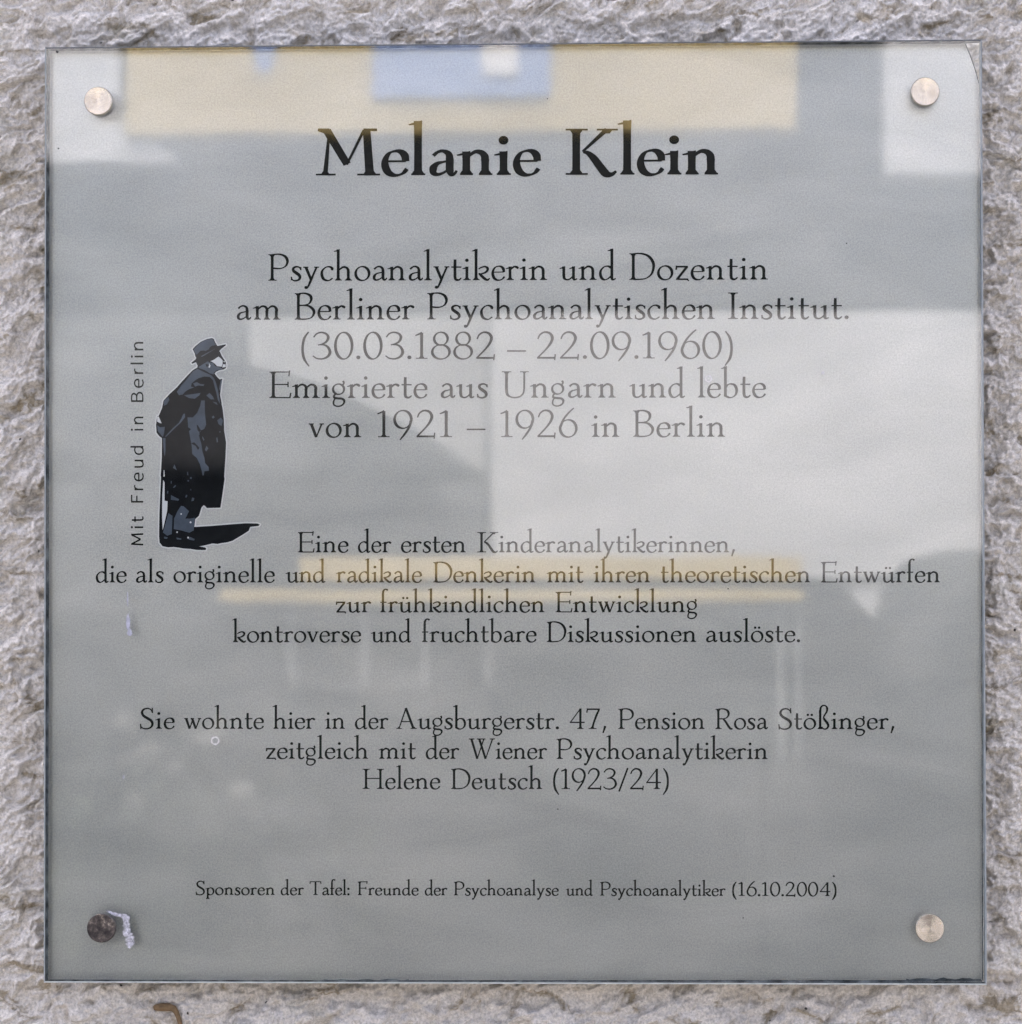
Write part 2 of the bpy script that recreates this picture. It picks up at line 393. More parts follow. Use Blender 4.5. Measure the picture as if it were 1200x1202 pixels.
def glyphs(W, h, PHI=22):
    phi = math.radians(PHI)
    def nib(c, W_=W, p=1.7):
        t = np.gradient(c, axis=0); th = np.arctan2(t[:, 1], t[:, 0])
        return h + (W_-h)*np.abs(np.sin(th-phi))**p
    def S(*pts, m=1.0, p=1.7):
        c = catmull(pts); return ribbon(c, nib(c, W*m, p))
    def O(cx, cy, rx, ry, m=1.0, tilt=0):
        out = []
        for a in (0, 178):
            c = ellipse(cx, cy, rx, ry, a, a+184, 24, tilt); out += ribbon(c, nib(c, W*m))
        return out
    def K(*pts):                                               # smooth stroke with a width at every point
        c = catmull(pts); ww = np.interp(np.linspace(0, len(pts)-1, len(c)), range(len(pts)), [p[2] for p in pts])
        return ribbon(c, ww)
    def L(x0, y0, x1, y1, w0, w1=None):
        return ribbon([(x0, y0), ((x0+x1)/2, (y0+y1)/2), (x1, y1)], [w0, (w0+(w1 or w0))/2, w1 or w0])
    def V(x, y0, y1, k=1.0):
        e = (y1-y0)
        return ribbon([(x, y0), (x, y0+.15*e), (x, y0+.5*e), (x, y0+.85*e), (x, y1)], [W*k*1.04, W*k*.98, W*k*.95, W*k*.98, W*k*1.06])
    def foot(x, l, r, y=0, up=1, k=1.0):                        # bracketed serif from x-l to x+r
        a = W*k/2
        return [[np.array(p) for p in q] for q in (
            ((x-l, y), (x+r, y), (x+r, y+up*h*.8), (x-l, y+up*h*.8)),
            ((x-a-4.5, y+up*h*.7), (x+a+4.5, y+up*h*.7), (x+a, y+up*(h+5.5)), (x-a, y+up*(h+5.5))))]
    def flag(x, y, l=11):                                       # slanting wedge at the head of a stem
        a = W/2
        return [[np.array(p) for p in q] for q in (
            ((x-a-l+2, y-9.5), (x+a, y-7), (x+a, y+1.5), (x-a-l, y-7)), ((x-a, y-14), (x+a, y-14), (x+a, y-6), (x-a, y-7)))]
    def D(x, y, r): return disc(x, y, r)
    a = W/2
    G = {}
    G['a'] = (54, K((9, 42, h*1.6), (18, 50, h*1.3), (28, 52, h*1.5), (38, 46, W*.85), (40.5, 34, W), (40.5, 12, W), (44, 3, W*.8), (50, 4, h*1.3), (54, 10, h))
                  + K((40, 31, h), (28, 28.5, h), (17, 25, W*.55), (9.5, 16, W*.98), (9.5, 6, W*.9), (17, 1.5, h*1.5), (28, 5, h*1.1), (39, 13, h)))
    G['b'] = (57, V(11, 4, 117) + flag(11, 117) + S((11, 36), (20, 48), (31, 51), (44, 46), (51, 29), (48, 12), (38, 2), (25, -.5), (11, 6)) + L(11, 8, 11, 2, W, h*1.3))
    G['c'] = (46, S((43, 41), (40, 48), (30, 52), (18, 49), (7, 37), (5, 23), (10, 8), (20, 1), (31, .5), (44, 9)) + L(42, 49, 43.5, 38, h, h*1.4))
    bowl_d = S((44, 45), (32, 51.5), (18, 48.5), (7, 36), (5, 21), (10, 6.5), (20, .5), (31, 4), (44, 15))
    G['d'] = (61, bowl_d + V(46, 6, 117) + flag(46, 117) + K((46, 8, W), (47.5, 2, W*.8), (53, 1.5, h*1.3), (60, 6, h)))
    G['e'] = (49, L(7, 30, 45, 30.5, h*.9) + S((44.5, 30), (43, 42), (36, 50), (26, 52.3), (14, 48), (6.5, 36), (5, 22), (10, 8), (20, .8), (31, .5), (40, 5), (47, 14)) )
    G['f'] = (34, V(14, 0, 90) + K((14, 86, W*.95), (15.5, 102, W*.9), (22, 112, h*1.4), (32, 112, W*.65), (36, 107, W*.85)) + L(2, 49.5, 31, 49.5, h*1.1) + foot(14, 12, 14))
    G['g'] = (51, O(24, 33, 19.5, 19.5, .82, -20) + K((35, 47, h), (41, 52, h*1.4), (43, 58, W*.62), (39.5, 64, W*.8))
                  + K((14, 16, h*1.5), (8, 8, W*.6), (10, 1, W*.85), (22, -1.5, W*.78), (36, -3, W*.8), (44, -10, W*.85), (42, -21, W*.6), (33, -29, h*1.3), (20, -31.5, h*1.2), (9, -27, W*.55), (6, -19, W*.6), (8, -9, h*1.3), (13, -2, h)))
    G['h'] = (66, V(13, 0, 117) + flag(13, 117) + foot(13, 12, 13) + arch_(K, h, W, 13) + V(49, 0, 34) + foot(49, 12, 14))
    G['i'] = (29, V(14, 0, 51) + flag(14, 51) + foot(14, 13, 14) + D(14, 75, W*.62))
    G['k'] = (63, V(13, 0, 117) + flag(13, 117) + foot(13, 12, 13)
                  + K((22, 42, h), (32, 48, h*1.2), (45, 51, W*.6), (54, 45, W*.95), (53, 36, W*.8), (44, 28, h*1.5), (31, 24, h), (22, 23, h*1.2))
                  + K((23, 26, h*1.3), (31, 18, W*.95), (41, 8, W), (50, 2, W*.85), (56, 2, h*1.6), (62, 8, h)))
    G['l'] = (29, V(14, 0, 117) + flag(14, 117) + foot(14, 13, 14))
    G['m'] = (98, V(13, 0, 51) + flag(13, 51) + foot(13, 12, 13) + arch_(K, h, W, 13, 35) + V(47, 0, 34) + foot(47, 11, 12) + arch_(K, h, W, 47, 35) + V(81, 0, 34) + foot(81, 12, 15))
    G['n'] = (65, V(13, 0, 51) + flag(13, 51) + foot(13, 12, 13) + arch_(K, h, W, 13) + V(49, 0, 34) + foot(49, 12, 14))
    G['o'] = (57, O(28.5, 26, 24, 26, .98))
    G['p'] = (58, V(12, -29, 51) + flag(12, 51) + foot(12, 12, 13, -30) + S((12, 37), (22, 48), (33, 51.5), (46, 45), (52.5, 28), (48, 10), (36, 1), (24, .5), (12, 10)))
    G['r'] = (44, V(13, 0, 51) + flag(13, 51) + foot(13, 12, 14) + K((13, 36, h), (20, 45, h*1.6), (29, 50.5, W*.65), (37, 48.5, W*.95), (43, 44, W*.75)))
    G['s'] = (41, K((37, 44, h*1.2), (31, 50.5, h*1.2), (21, 52, h*1.5), (11, 46.5, W*.85), (11.5, 37, W), (21, 29, W*1.15), (31, 21, W*1.1), (34.5, 12, W*.95), (30, 3.5, W*.7), (19, -.3, h*1.4), (9, 2, h*1.2), (4.5, 8, h*1.1)) + L(37, 51, 37.5, 39, h*1.1) + L(4.5, 1, 4, 15, h*1.1))
    G['t'] = (39, ribbon([(15.5, 78), (15, 60), (15, 30), (15, 14)], [W*.9, W, W*.97, W]) + K((15, 15, W), (17, 5, W*.95), (24, 1, W*.75), (31, 2.5, h*1.4), (38, 9, h)) + L(2, 49.5, 38, 49.5, h*1.1))
    G['u'] = (62, V(13, 16, 51) + flag(13, 51) + K((13, 18, W), (15, 7, W*.95), (22, 1.5, W*.6), (31, 2, h*1.3), (40, 8, h*1.2), (47, 16, h)) + V(48, 4, 51) + flag(48, 51) + K((48, 8, W), (49.5, 2, W*.75), (54, 1.5, h*1.3), (61, 5, h)))
    G['v'] = (54, L(9, 50, 27, 0, W, W*.95) + L(27, 0, 46, 50, h, h*1.5) + L(0, 50.3, 18, 50.3, h) + L(38, 50.3, 54, 50.3, h))
    G['w'] = (81, L(9, 50, 26, 0, W, W*.95) + L(26, 0, 42, 50, h, h*1.4) + L(38, 50, 55, 0, W, W*.95) + L(55, 0, 73, 50, h, h*1.4) + L(0, 50.3, 18, 50.3, h) + L(30, 50.3, 47, 50.3, h) + L(65, 50.3, 81, 50.3, h))
    G['y'] = (57, L(10, 50, 29, 2, W, W*.9) + K((48, 50, h*1.6), (37, 24, h*1.6), (26, -3, h*2.0), (18, -22, W*.62), (12, -28, W*.8)) + D(10.5, -26, W*.56) + L(0, 50.3, 19, 50.3, h) + L(39, 50.3, 57, 50.3, h))
    G['z'] = (48, L(5, 49, 45, 49, h*1.5) + L(5, 53, 3.5, 37, h*1.3) + L(42, 49, 7, 2, W*.85) + L(3, 2, 46, 2, h*1.3) + K((38, 2, h), (44, 0, h*1.2), (48, -5, h)))
    for b, n in (('ü', 'u'), ('ö', 'o')):
        wd, q = G[n]; m = 30.5 if n == 'u' else 28.5
        G[b] = (wd, q + D(m-9, 70, W*.52) + D(m+9, 70, W*.52))
    G['ß'] = (58, V(13, 0, 92) + foot(13, 12, 9) + K((13, 88, W*.95), (16, 106, W*.8), (26, 116, h*1.4), (38, 114, W*.6), (45, 102, W*.9), (43, 86, W*.75), (34, 70, h*1.4), (29, 58, W*.6), (33, 47, W), (44, 32, W*1.05), (50, 18, W*.95), (46, 6, W*.75), (36, 0, h*1.4), (27, 2.5, h*1.2), (22, 8, h)) + L(22.5, 1, 22, 12, h))
    # capitals
    top = lambda x, l, r, k=1.0: foot(x, l, r, 99.5, -1, k)
    G['A'] = (96, L(12, 1, 45, 102, h, h*1.3) + L(44, 103, 80, 1, W, W) + L(24, 36, 69, 36, h) + foot(12, 12, 13, k=.3) + foot(80, 14, 16))
    G['B'] = (77, V(15, 0, 99) + foot(15, 13, 12) + top(15, 13, 12) + S((17, 98), (38, 99), (56, 91), (60.5, 76), (52, 60), (34, 54), (16, 53.5)) + S((32, 54), (52, 51), (67, 38), (70, 24), (61, 8), (42, 2), (15, 1.7)))
    G['D'] = (93, V(16, 0, 99) + foot(16, 14, 12) + top(16, 14, 12) + S((17, 98), (44, 98.5), (69, 89), (84.5, 68), (87, 46), (79, 21), (60, 5.5), (36, 1.7), (16, 1.7)))
    G['E'] = (79, V(16, 0, 99) + foot(16, 14, 12) + top(16, 14, 12) + L(14, 98, 74, 98, h) + L(73.5, 104, 71, 82, h*1.1, h) + L(16, 51, 68, 51, h) + L(68, 61, 68, 41, h) + L(14, 1.7, 75, 1.7, h) + L(74, 0, 78, 20, h*1.3, h))
    G['F'] = (71, V(16, 0, 99) + foot(16, 14, 16) + top(16, 14, 12) + L(14, 98, 69, 98, h) + L(68.5, 103, 66, 82, h*1.1, h) + L(16, 51, 60, 51, h) + L(60, 61, 60, 41, h))
    G['H'] = (104, V(18, 0, 99) + V(86, 0, 99) + foot(18, 16, 17) + foot(86, 17, 17) + top(18, 16, 17) + top(86, 17, 17) + L(18, 52, 86, 52, h))
    G['I'] = (37, V(18.5, 0, 99) + foot(18.5, 17, 17) + top(18.5, 17, 17))
    G['K'] = (98, V(21, 0, 99) + foot(21, 20, 22) + top(21, 20, 22) + L(33, 50, 79, 98, h, W*.62) + foot(80, 20, 20, 99.5, -1, .6)
                  + K((34, 49, h), (43, 47, h*2), (54, 36, W*.95), (66, 18, W*1.05), (77, 3, W*1.1), (88, 1, W*.6), (97, 8, h)))
    G['M'] = (122, L(25, 88, 18, 1, h, W*.62) + L(21, 97, 60, 24, W*1.05, W*.98) + L(59, 23, 92, 98, h, h*1.2) + L(97, 98, 103, 1, W*.95, W*1.1)
                  + foot(18, 18, 20, k=.45) + foot(103, 24, 20) + L(4, 98.5, 26, 98.5, h*1.2) + L(91, 98.5, 117, 98.5, h*1.2) + L(4, 98, 22, 93, h, W*.6))
    G['P'] = (76, V(16, 0, 99) + foot(16, 14, 16) + top(16, 14, 12) + S((17, 98), (42, 99), (62, 91), (70.5, 74), (65, 56), (50, 47), (36, 45.5), (18, 47)))
    G['R'] = (87, V(16, 0, 99) + foot(16, 14, 16) + top(16, 14, 12) + S((17, 98), (40, 99), (59, 91), (65.5, 75), (59, 59), (44, 51), (16, 50.5)) + K((38, 50, h*1.2), (48, 40, W*.9), (62, 18, W), (73, 3, W*.95), (84, 1.5, h*1.5)))
    G['S'] = (67, K((59, 80, h), (53, 93, h*1.2), (38, 100, h*1.3), (20, 95, W*.75), (12, 80, W), (19, 64, W*1.05), (36, 52, W*1.15), (53, 40, W*1.1), (59.5, 24, W), (53, 8, W*.75), (36, 0, h*1.4), (17, 2, h*1.2), (6, 12, h)) + L(58.5, 103, 59.5, 77, h*1.1) + L(7, -2, 5, 24, h*1.1))
    G['T'] = (84, V(42, 0, 99) + foot(42, 16, 17) + L(5, 98, 79, 98, h) + L(5.5, 101, 2.5, 83, h, h*1.2) + L(78.5, 101, 81, 83, h, h*1.2))
    G['U'] = (98, ribbon([(18, 99), (17.5, 60), (17.5, 32)], [W, W*.95, W]) + K((17.5, 34, W), (20, 14, W*.95), (30, 4, W*.6), (48, .5, h*1.4), (66, 5, h*1.3), (77, 17, h*1.4), (80.5, 34, h*1.5)) + L(80.5, 33, 81, 99, h*1.5) + top(18, 17, 17) + top(81, 15, 16, .35))
    G['W'] = (129, L(13, 98, 42, 0, W, W*.95) + L(42, 0, 74, 98, h, h*1.3) + L(52, 98, 83, 0, W, W*.95) + L(83, 0, 117, 98, h, h*1.3) + L(0, 98.3, 28, 98.3, h) + L(40, 98.3, 82, 98.3, h) + L(104, 98.3, 129, 98.3, h))
    # figures and points
    G['0'] = (66, O(33, 50, 28.5, 50.5, .98))
    G['1'] = (49, V(25, 0, 98) + foot(25, 20, 20) + K((3, 88, h), (13, 92, h*1.3), (27, 99, h*1.8)))
    G['2'] = (70, K((6, 74, h*1.1), (13, 90, h*1.3), (28, 100, h*1.5), (46, 96, W*.85), (55, 80, W), (50, 60, W*.85), (34, 36, W*.6), (5, 3, h*1.2)) + L(3, 3, 64, 3, h*1.6) + L(65, 17, 63, -6, h*1.1))
    G['3'] = (67, K((5, 82, h*1.1), (15, 95, h*1.2), (31, 100.5, h*1.4), (48, 95, W*.75), (55, 82, W*.95), (49, 66, W*.75), (36, 57, h*1.3), (20, 52.5, h)) + K((25, 54, h), (42, 53, h*1.5), (55, 43, W*.85), (61, 25, W), (53, 9, W*.8), (36, .5, h*1.4), (16, 2, h*1.2), (2, 12, h)))
    G['4'] = (76, L(54, 99, 7, 33, h) + L(4, 32.5, 74, 32.5, h*1.25) + V(54, 0, 101) + foot(54, 15, 15))
    G['6'] = (66, O(34, 32, 28.5, 32.5, .95) + K((54, 109, h), (38, 94, h*1.5), (18, 67, W*.7), (6.5, 38, W*.95)))
    G['7'] = (68, L(5, 97, 64, 97, h*1.5) + L(6, 101, 3, 80, h*1.2) + K((62, 98, h*1.5), (48, 66, h*2), (34, 25, W*.8), (29, 1, W)) + foot(29, 17, 20))
    G['8'] = (68, O(34, 76, 23, 24.5, .85) + O(34, 26, 29.5, 27, .92))
    G['9'] = (66, O(32, 67, 28.5, 33.5, .95) + K((59.5, 62, W*.95), (53, 38, W*.75), (38, 12, h*1.7), (22, -10, h)))
    G['('] = (31, K((27, 103, h), (12, 78, h*2), (6, 40, W*.85), (11, 2, h*2.1), (28, -28, h)))
    G[')'] = (31, K((4, 103, h), (19, 78, h*2), (25, 40, W*.85), (20, 2, h*2.1), (3, -28, h)))
    G['.'] = (18, D(9, 5.5, W*.68))
    G[':'] = (18, D(9, 5.5, W*.68) + D(9, 46, W*.68))
    G[','] = (22, L(16, 14, 6, -20, W*1.05, h*1.2) + D(15, 10, W*.52))
    G['–'] = (72, L(1, 29, 71, 29, h*1.35))
    G['/'] = (48, L(4, -12, 45, 104, h*1.6))
    return G
def arch_(K, h, W, x, sp=36):
    return K((x, 35, h), (x+.22*sp, 44, h*1.35), (x+.5*sp, 50.5, h*1.7), (x+.8*sp, 48.5, W*.78), (x+.97*sp, 41, W*.98), (x+sp, 32, W))

def sans(W):
    """plain monoline letters for the small upright line beside the printed man"""
    def S(*pts): c = catmull(pts); return ribbon(c, [W]*len(c))
    def L(*p): return ribbon([(p[0], p[1]), ((p[0]+p[2])/2, (p[1]+p[3])/2), (p[2], p[3])], [W]*3)
    G = {}
    G['M'] = (92, L(12, 0, 16, 100) + L(16, 98, 46, 22) + L(46, 22, 76, 98) + L(76, 100, 80, 0))
    G['F'] = (58, L(12, 0, 12, 100) + L(12, 96, 56, 96) + L(12, 53, 50, 53))
    G['B'] = (70, L(12, 0, 12, 100) + S((12, 96), (40, 96), (54, 88), (55, 70), (44, 56), (12, 54)) + S((12, 54), (44, 53), (60, 42), (61, 20), (48, 6), (12, 4)))
    G['i'] = (24, L(12, 0, 12, 72) + disc(12, 94, 8))
    G['l'] = (24, L(12, 0, 12, 106))
    G['t'] = (42, S((15, 94), (15, 40), (16, 14), (24, 3), (38, 5)) + L(2, 68, 38, 68))
    G['r'] = (40, L(12, 0, 12, 72) + S((12, 44), (18, 62), (28, 71), (39, 69)))
    G['e'] = (62, L(8, 37, 54, 37) + S((54, 37), (50, 62), (32, 72), (14, 62), (8, 36), (16, 9), (34, 1), (53, 7)))
    G['u'] = (64, S((12, 72), (12, 28), (16, 8), (30, 1), (44, 8), (52, 24)) + L(52, 0, 52, 72))
    G['n'] = (64, L(12, 0, 12, 72) + S((12, 46), (22, 64), (36, 72), (48, 64), (52, 46), (52, 20), (52, 0)))
    G['d'] = (66, L(54, 0, 54, 106) + S((54, 64), (36, 71), (16, 62), (8, 36), (16, 9), (32, 1), (46, 8), (54, 22)))
    return G

def union(polys):
    """flat triangulation of the union of convex-ish polygons"""
    V_, F_ = [], []
    for q in polys:
        pts = [Vector((float(p[0]), float(p[1]))) for p in q]
        if len(pts) == 4:
            hull = geometry.convex_hull_2d(pts); pts = [pts[i] for i in hull]
        ar = sum(pts[i].x*pts[(i+1) % len(pts)].y - pts[(i+1) % len(pts)].x*pts[i].y for i in range(len(pts)))
        if abs(ar) < 1e-9 or len(pts) < 3: continue
        if ar < 0: pts.reverse()
        n = len(V_); V_ += pts; F_.append(list(range(n, n+len(pts))))
    r = geometry.delaunay_2d_cdt(V_, [], F_, 0, 1e-5)
    return [(v.x, v.y) for v in r[0]], [list(f) for f, of in zip(r[2], r[5]) if of]

def flat_mesh(name, tri_sets, mat, parent, y):
    """tri_sets: list of (photo-pixel points, triangles) laid flat on the plaque at depth y"""
    vs_, fs = [], []
    for pts, tris in tri_sets:
        n = len(vs_)
        vs_ += [on_plane(px, py, y) for px, py in pts]
        for t in tris:
            a_, b_, c_ = (vs_[n+i] for i in t[:3])
            f = [n+i for i in t]
            if (b_-a_).cross(c_-a_).y > 0: f.reverse()
            fs.append(f)
    return mesh_obj(name, vs_, fs, mat, parent)

CACHE = {}
def word(G, key, text, x0, x1, base, cap, xs=1.0, report=None):
    """set one word so that its ink runs from x0 to x1 (photo pixels) on the baseline"""
    s = cap/100.0
    if key not in CACHE: CACHE[key] = {}
    items = []
    for ch in text:
        if ch not in CACHE[key]:
            pts, tris = union(G[ch][1]); xs_ = [p[0] for p in pts]
            CACHE[key][ch] = (pts, tris, min(xs_), max(xs_))
        items.append(CACHE[key][ch])
    adv = [G[ch][0] for ch in text]
    pen, pos = 0.0, []
    for i in range(len(text)):
        pos.append(pen); pen += adv[i] + 2
    ink0 = pos[0] + items[0][2]; ink1 = pos[-1] + items[-1][3]
    n = len(text)
    target = (x1-x0)/s
    k = xs
    if n > 1:
        nat = (ink1-ink0)*xs
        tr = (target-nat)/(n-1)
        if abs(tr) > 3:                                         # share a large misfit between letter width and spacing
            k = xs*(1 + 0.5*(target-nat)/nat); tr = (target-(ink1-ink0)*k)/(n-1)
        WORDFIT.append((text, round(tr, 1), round(k/xs, 3)))
    else:
        tr = 0; k = target/(ink1-ink0)
    out = []
    for i in range(n):
        pts, tris = items[i][0], items[i][1]
        ox = x0 + (pos[i]-ink0)*k*s + i*tr*s
        out.append(([(ox + p[0]*k*s, base(ox) - p[1]*s) for p in pts], tris))
    return out
WORDFIT = []

# ------------------------------------------------------------------ the plaque
PL = empty('memorial_plaque', (0, Y_BACK, 1.6), 'square glass memorial plaque with black German lettering and a printed man in a coat', 'plaque')

def build_pane():
    h, c = 0.2, 0.0007
    def ring(k, y): return [(-k, y, 1.6-k), (k, y, 1.6-k), (k, y, 1.6+k), (-k, y, 1.6+k)]
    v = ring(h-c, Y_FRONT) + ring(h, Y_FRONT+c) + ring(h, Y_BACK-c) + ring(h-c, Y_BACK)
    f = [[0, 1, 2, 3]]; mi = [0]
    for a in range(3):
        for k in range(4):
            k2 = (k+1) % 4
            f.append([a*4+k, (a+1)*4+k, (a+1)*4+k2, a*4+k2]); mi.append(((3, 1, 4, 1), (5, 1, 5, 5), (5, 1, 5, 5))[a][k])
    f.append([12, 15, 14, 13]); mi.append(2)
    return mesh_obj('glass_pane', v, f, None, PL, mats=[M['glass'], M['edge'], M['clear'], M['edge_low'], M['edge_top'], M['margin']], fmat=mi)  # most side faces carry the painted rim shade
build_pane()

def slab(name, outline, y0, y1, mat, parent, hard=True):
    """flat plate with the given outline (photo pixels, any simple polygon) between depths y0 (front) and y1"""
    P2 = [Vector(p) for p in outline]
    ar = sum(P2[i].x*P2[(i+1) % len(P2)].y - P2[(i+1) % len(P2)].x*P2[i].y for i in range(len(P2)))
    if ar < 0: P2.reverse()
    n = len(P2)
    v = [on_plane(p.x, p.y, y0) for p in P2] + [Vector((q.x, y1, q.z)) for q in [on_plane(p.x, p.y, y0) for p in P2]]
    f = [list(range(n))[::-1], list(range(n, 2*n))] + [[i, (i+1) % n, n+(i+1) % n, n+i] for i in range(n)]
    o = mesh_obj(name, v, f, mat, parent)
    bm = bmesh.new(); bm.from_mesh(o.data); bmesh.ops.recalc_face_normals(bm, faces=bm.faces); bmesh.ops.triangulate(bm, faces=[fc for fc in bm.faces if len(fc.verts) > 4]); bm.to_mesh(o.data); bm.free()
    return o
tag(slab('frosted_backing', [(58.6, 60.5), (600, 55.5), (1133.5, 51.2), (1139, 64), (1144.5, 80), (1149.5, 98), (1151.6, 600), (1153, 1150), (600, 1150.2), (57, 1150.4), (57.8, 600)], Y_FILM, Y_FILM+0.0004, M['film'], PL),
    'frosted grey backing film with its top right corner missing')

GB, GM, GT = glyphs(10.6, 4.5), glyphs(11.4, 5.2), glyphs(15.4, 4.8)
def line(G, key, cap, bl, words, xs=1.0):
    base = lambda x: bl[1] + (bl[3]-bl[1])*(x-bl[0])/(bl[2]-bl[0])
    sets = []
    for t, x0, x1 in words: sets += word(G, key, t, x0, x1, base, cap, xs)
    o = flat_mesh('title_line' if key == 'title' else 'text_line', sets, M['ink'], PL, Y_INK)
    return tag(o, {'title': 'large bold title line', 's': 'smallest line, naming the sponsors'}.get(key))
line(GT, 'title', 54.4, (371, 205.8, 843, 204.6), [('Melanie', 370.8, 635.4), ('Klein', 664.2, 843.3)], 1.08)
line(GB, 'b', 31.3, (315, 329.4, 902, 328.0), [('Psychoanalytikerin', 315, 642.4), ('und', 656.6, 723.4), ('Dozentin', 738.9, 901.5)])
line(GB, 'b', 31.2, (278, 375.2, 996, 374.1), [('am', 278, 329.4), ('Berliner', 346, 487), ('Psychoanalytischen', 501.6, 839.2), ('Institut.', 854.8, 996.5)])
line(GB, 'b', 31.0, (353, 421.3, 861, 420.5), [('(30.03.1882', 353.7, 581.3), ('–', 595.3, 617.7), ('22.09.1960)', 630.5, 860.5)])
line(GB, 'b', 31.2, (316, 467.2, 900, 466.4), [('Emigrierte', 316.3, 502), ('aus', 517.5, 572.8), ('Ungarn', 589.2, 723), ('und', 738.6, 804.6), ('lebte', 818.3, 899.5)])
line(GB, 'b', 31.2, (362, 513.3, 851, 512.6), [('von', 362.5, 424.2), ('1921', 442.8, 530.8), ('–', 548, 570), ('1926', 587.5, 678.3), ('in', 694, 727.2), ('Berlin', 743.5, 851.3)])
line(GM, 'm', 23.9, (350, 648.4, 863, 648.3), [('Eine', 349.8, 409.3), ('der', 420.2, 459.8), ('ersten', 470.7, 546.9), ('Kinderanalytikerinnen,', 560.4, 863.2)])
line(GM, 'm', 24.0, (112, 683.7, 1104, 683.6), [('die', 112.4, 148.8), ('als', 159.6, 192.1), ('originelle', 203.6, 322.8), ('und', 335.1, 382.3), ('radikale', 394.2, 495.6), ('Denkerin', 508.6, 628.6), ('mit', 641.6, 685.3), ('ihren', 696.6, 763.3), ('theoretischen', 775.9, 951.4), ('Entwürfen', 963.8, 1103.7)])
line(GM, 'm', 23.9, (394, 718.8, 819, 718.6), [('zur', 394.2, 436), ('frühkindlichen', 446.6, 639.4), ('Entwicklung', 652.4, 818.6)])
line(GM, 'm', 23.9, (272, 753.9, 940, 753.5), [('kontroverse', 272.3, 424.1), ('und', 435.3, 483), ('fruchtbare', 495.6, 630.1), ('Diskussionen', 642, 817.5), ('auslöste.', 829, 939.5)])
line(GM, 'm', 23.9, (164, 855.5, 1050, 856.0), [('Sie', 164.2, 205.2), ('wohnte', 216.3, 310), ('hier', 319.8, 370.4), ('in', 381.3, 405), ('der', 416.7, 456.3), ('Augsburgerstr.', 465.4, 656.4), ('47,', 669, 712), ('Pension', 726, 827.4), ('Rosa', 840, 901.9), ('Stößinger,', 913.8, 1050.4)])
line(GM, 'm', 23.8, (312, 890.7, 901, 891.2), [('zeitgleich', 312, 432.3), ('mit', 444.2, 488.5), ('der', 499.8, 539.6), ('Wiener', 550.4, 642.6), ('Psychoanalytikerin', 653.6, 901.3)])
line(GM, 'm', 23.8, (425, 926.2, 786, 926.4), [('Helene', 425.8, 517.1), ('Deutsch', 529.6, 636.6), ('(1923/24)', 649.4, 785.4)])
line(glyphs(12.8, 6.6), 's', 16.0, (230, 1050.5, 982, 1052.0), [('Sponsoren', 229.7, 322.5), ('der', 329.5, 357), ('Tafel:', 363.3, 410.5), ('Freunde', 420, 491.7), ('der', 498.7, 525.5), ('Psychoanalyse', 533, 656.2), ('und', 664.2, 696.2), ('Psychoanalytiker', 704.7, 852.1), ('(16.10.2004)', 859.7, 982.2)])
# the small upright line: set flat, then turned a quarter so that it reads upwards
sets = []
for t, a_, b_ in (('Mit', 640.3, 606.0), ('Freud', 590.0, 523.5), ('in', 505.8, 489.0), ('Berlin', 471.8, 401.3)):
    for pts, tris in word(sans(10.5), 'sans', t, 0, a_-b_, lambda x: 0.0, 14.2):
        sets.append(([(168.2 + q, a_ - p) for p, q in pts], tris))
tag(flat_mesh('text_line', sets, M['ink'], PL, Y_INK), 'small upright line in plain letters beside the printed man')

# ------------------------------------------------------------------ the printed man
A = lambda *p: [(180+x/13.333, 390+y/13.333) for x, y in p]
B = lambda *p: [(180+x/13.333, 470+y/13.333) for x, y in p]
Cc = lambda *p: [(180+x/9.2308, 560+y/9.2308) for x, y in p]
sil = (A((615,265),(660,215),(740,150),(840,105),(915,90),(950,105),(965,150),(1005,215),(1130,188),(1140,200),(1070,255),(1035,290),(1050,320),(1075,375),(1105,420),(1135,470),(1142,520),(1138,560),(1100,582),(1040,592),(985,617),(960,648),(1000,700),(1040,737),(1080,725),(1062,850),(1045,980),(1075,1130))
  + B((1063,30),(1085,130),(1105,300),(1110,480),(1140,660),(1130,900),(1110,1190))
  + Cc((773,20),(755,150),(728,332),(580,336),(562,315),(545,305),(522,332),(495,420),(455,455),(445,540),(640,528),(860,510),(1000,500),(1130,503),(1155,515),(1140,530),(1050,540),(1035,582),(960,630),(860,690),(800,708),(740,715),(700,725),(640,720),(580,735),(500,752),(560,762),(576,776),(565,792),(470,790),(400,778),(330,775),(280,766),(220,758),(160,762),(100,750),(80,725),(68,712),(62,640),(66,400),(84,0))
  + B((115,1180),(132,900),(135,592),(95,562),(50,505),(42,380),(60,250),(85,240),(150,90))
  + A((135,1195),(160,1070),(250,970),(370,860),(440,780),(540,670),(620,590),(688,552),(694,520),(668,468),(606,494),(596,476),(660,425),(672,400),(655,370),(648,330)))
def poly_tris(p):
    """triangles of one simple polygon"""
    pts = [Vector(q) for q in p]
    r = geometry.delaunay_2d_cdt(pts, [], [list(range(len(pts)))], 1, 1e-5)
    return [(v.x, v.y) for v in r[0]], [list(f) for f in r[2]]
def discs(*cs): return [([tuple(q) for q in disc(x, y, r, 14)[0]], [list(range(14))]) for x, y, r in cs]
fig = mesh_obj('printed_man', *(lambda t: ([on_plane(x, y, Y_INK+0.00005) for x, y in t[0]], [f[::-1] if ((Vector(on_plane(*t[0][f[1]],0))-Vector(on_plane(*t[0][f[0]],0))).cross(Vector(on_plane(*t[0][f[2]],0))-Vector(on_plane(*t[0][f[0]],0)))).y > 0 else f for f in t[1]]))(poly_tris(sil)), M['pblack'], PL)
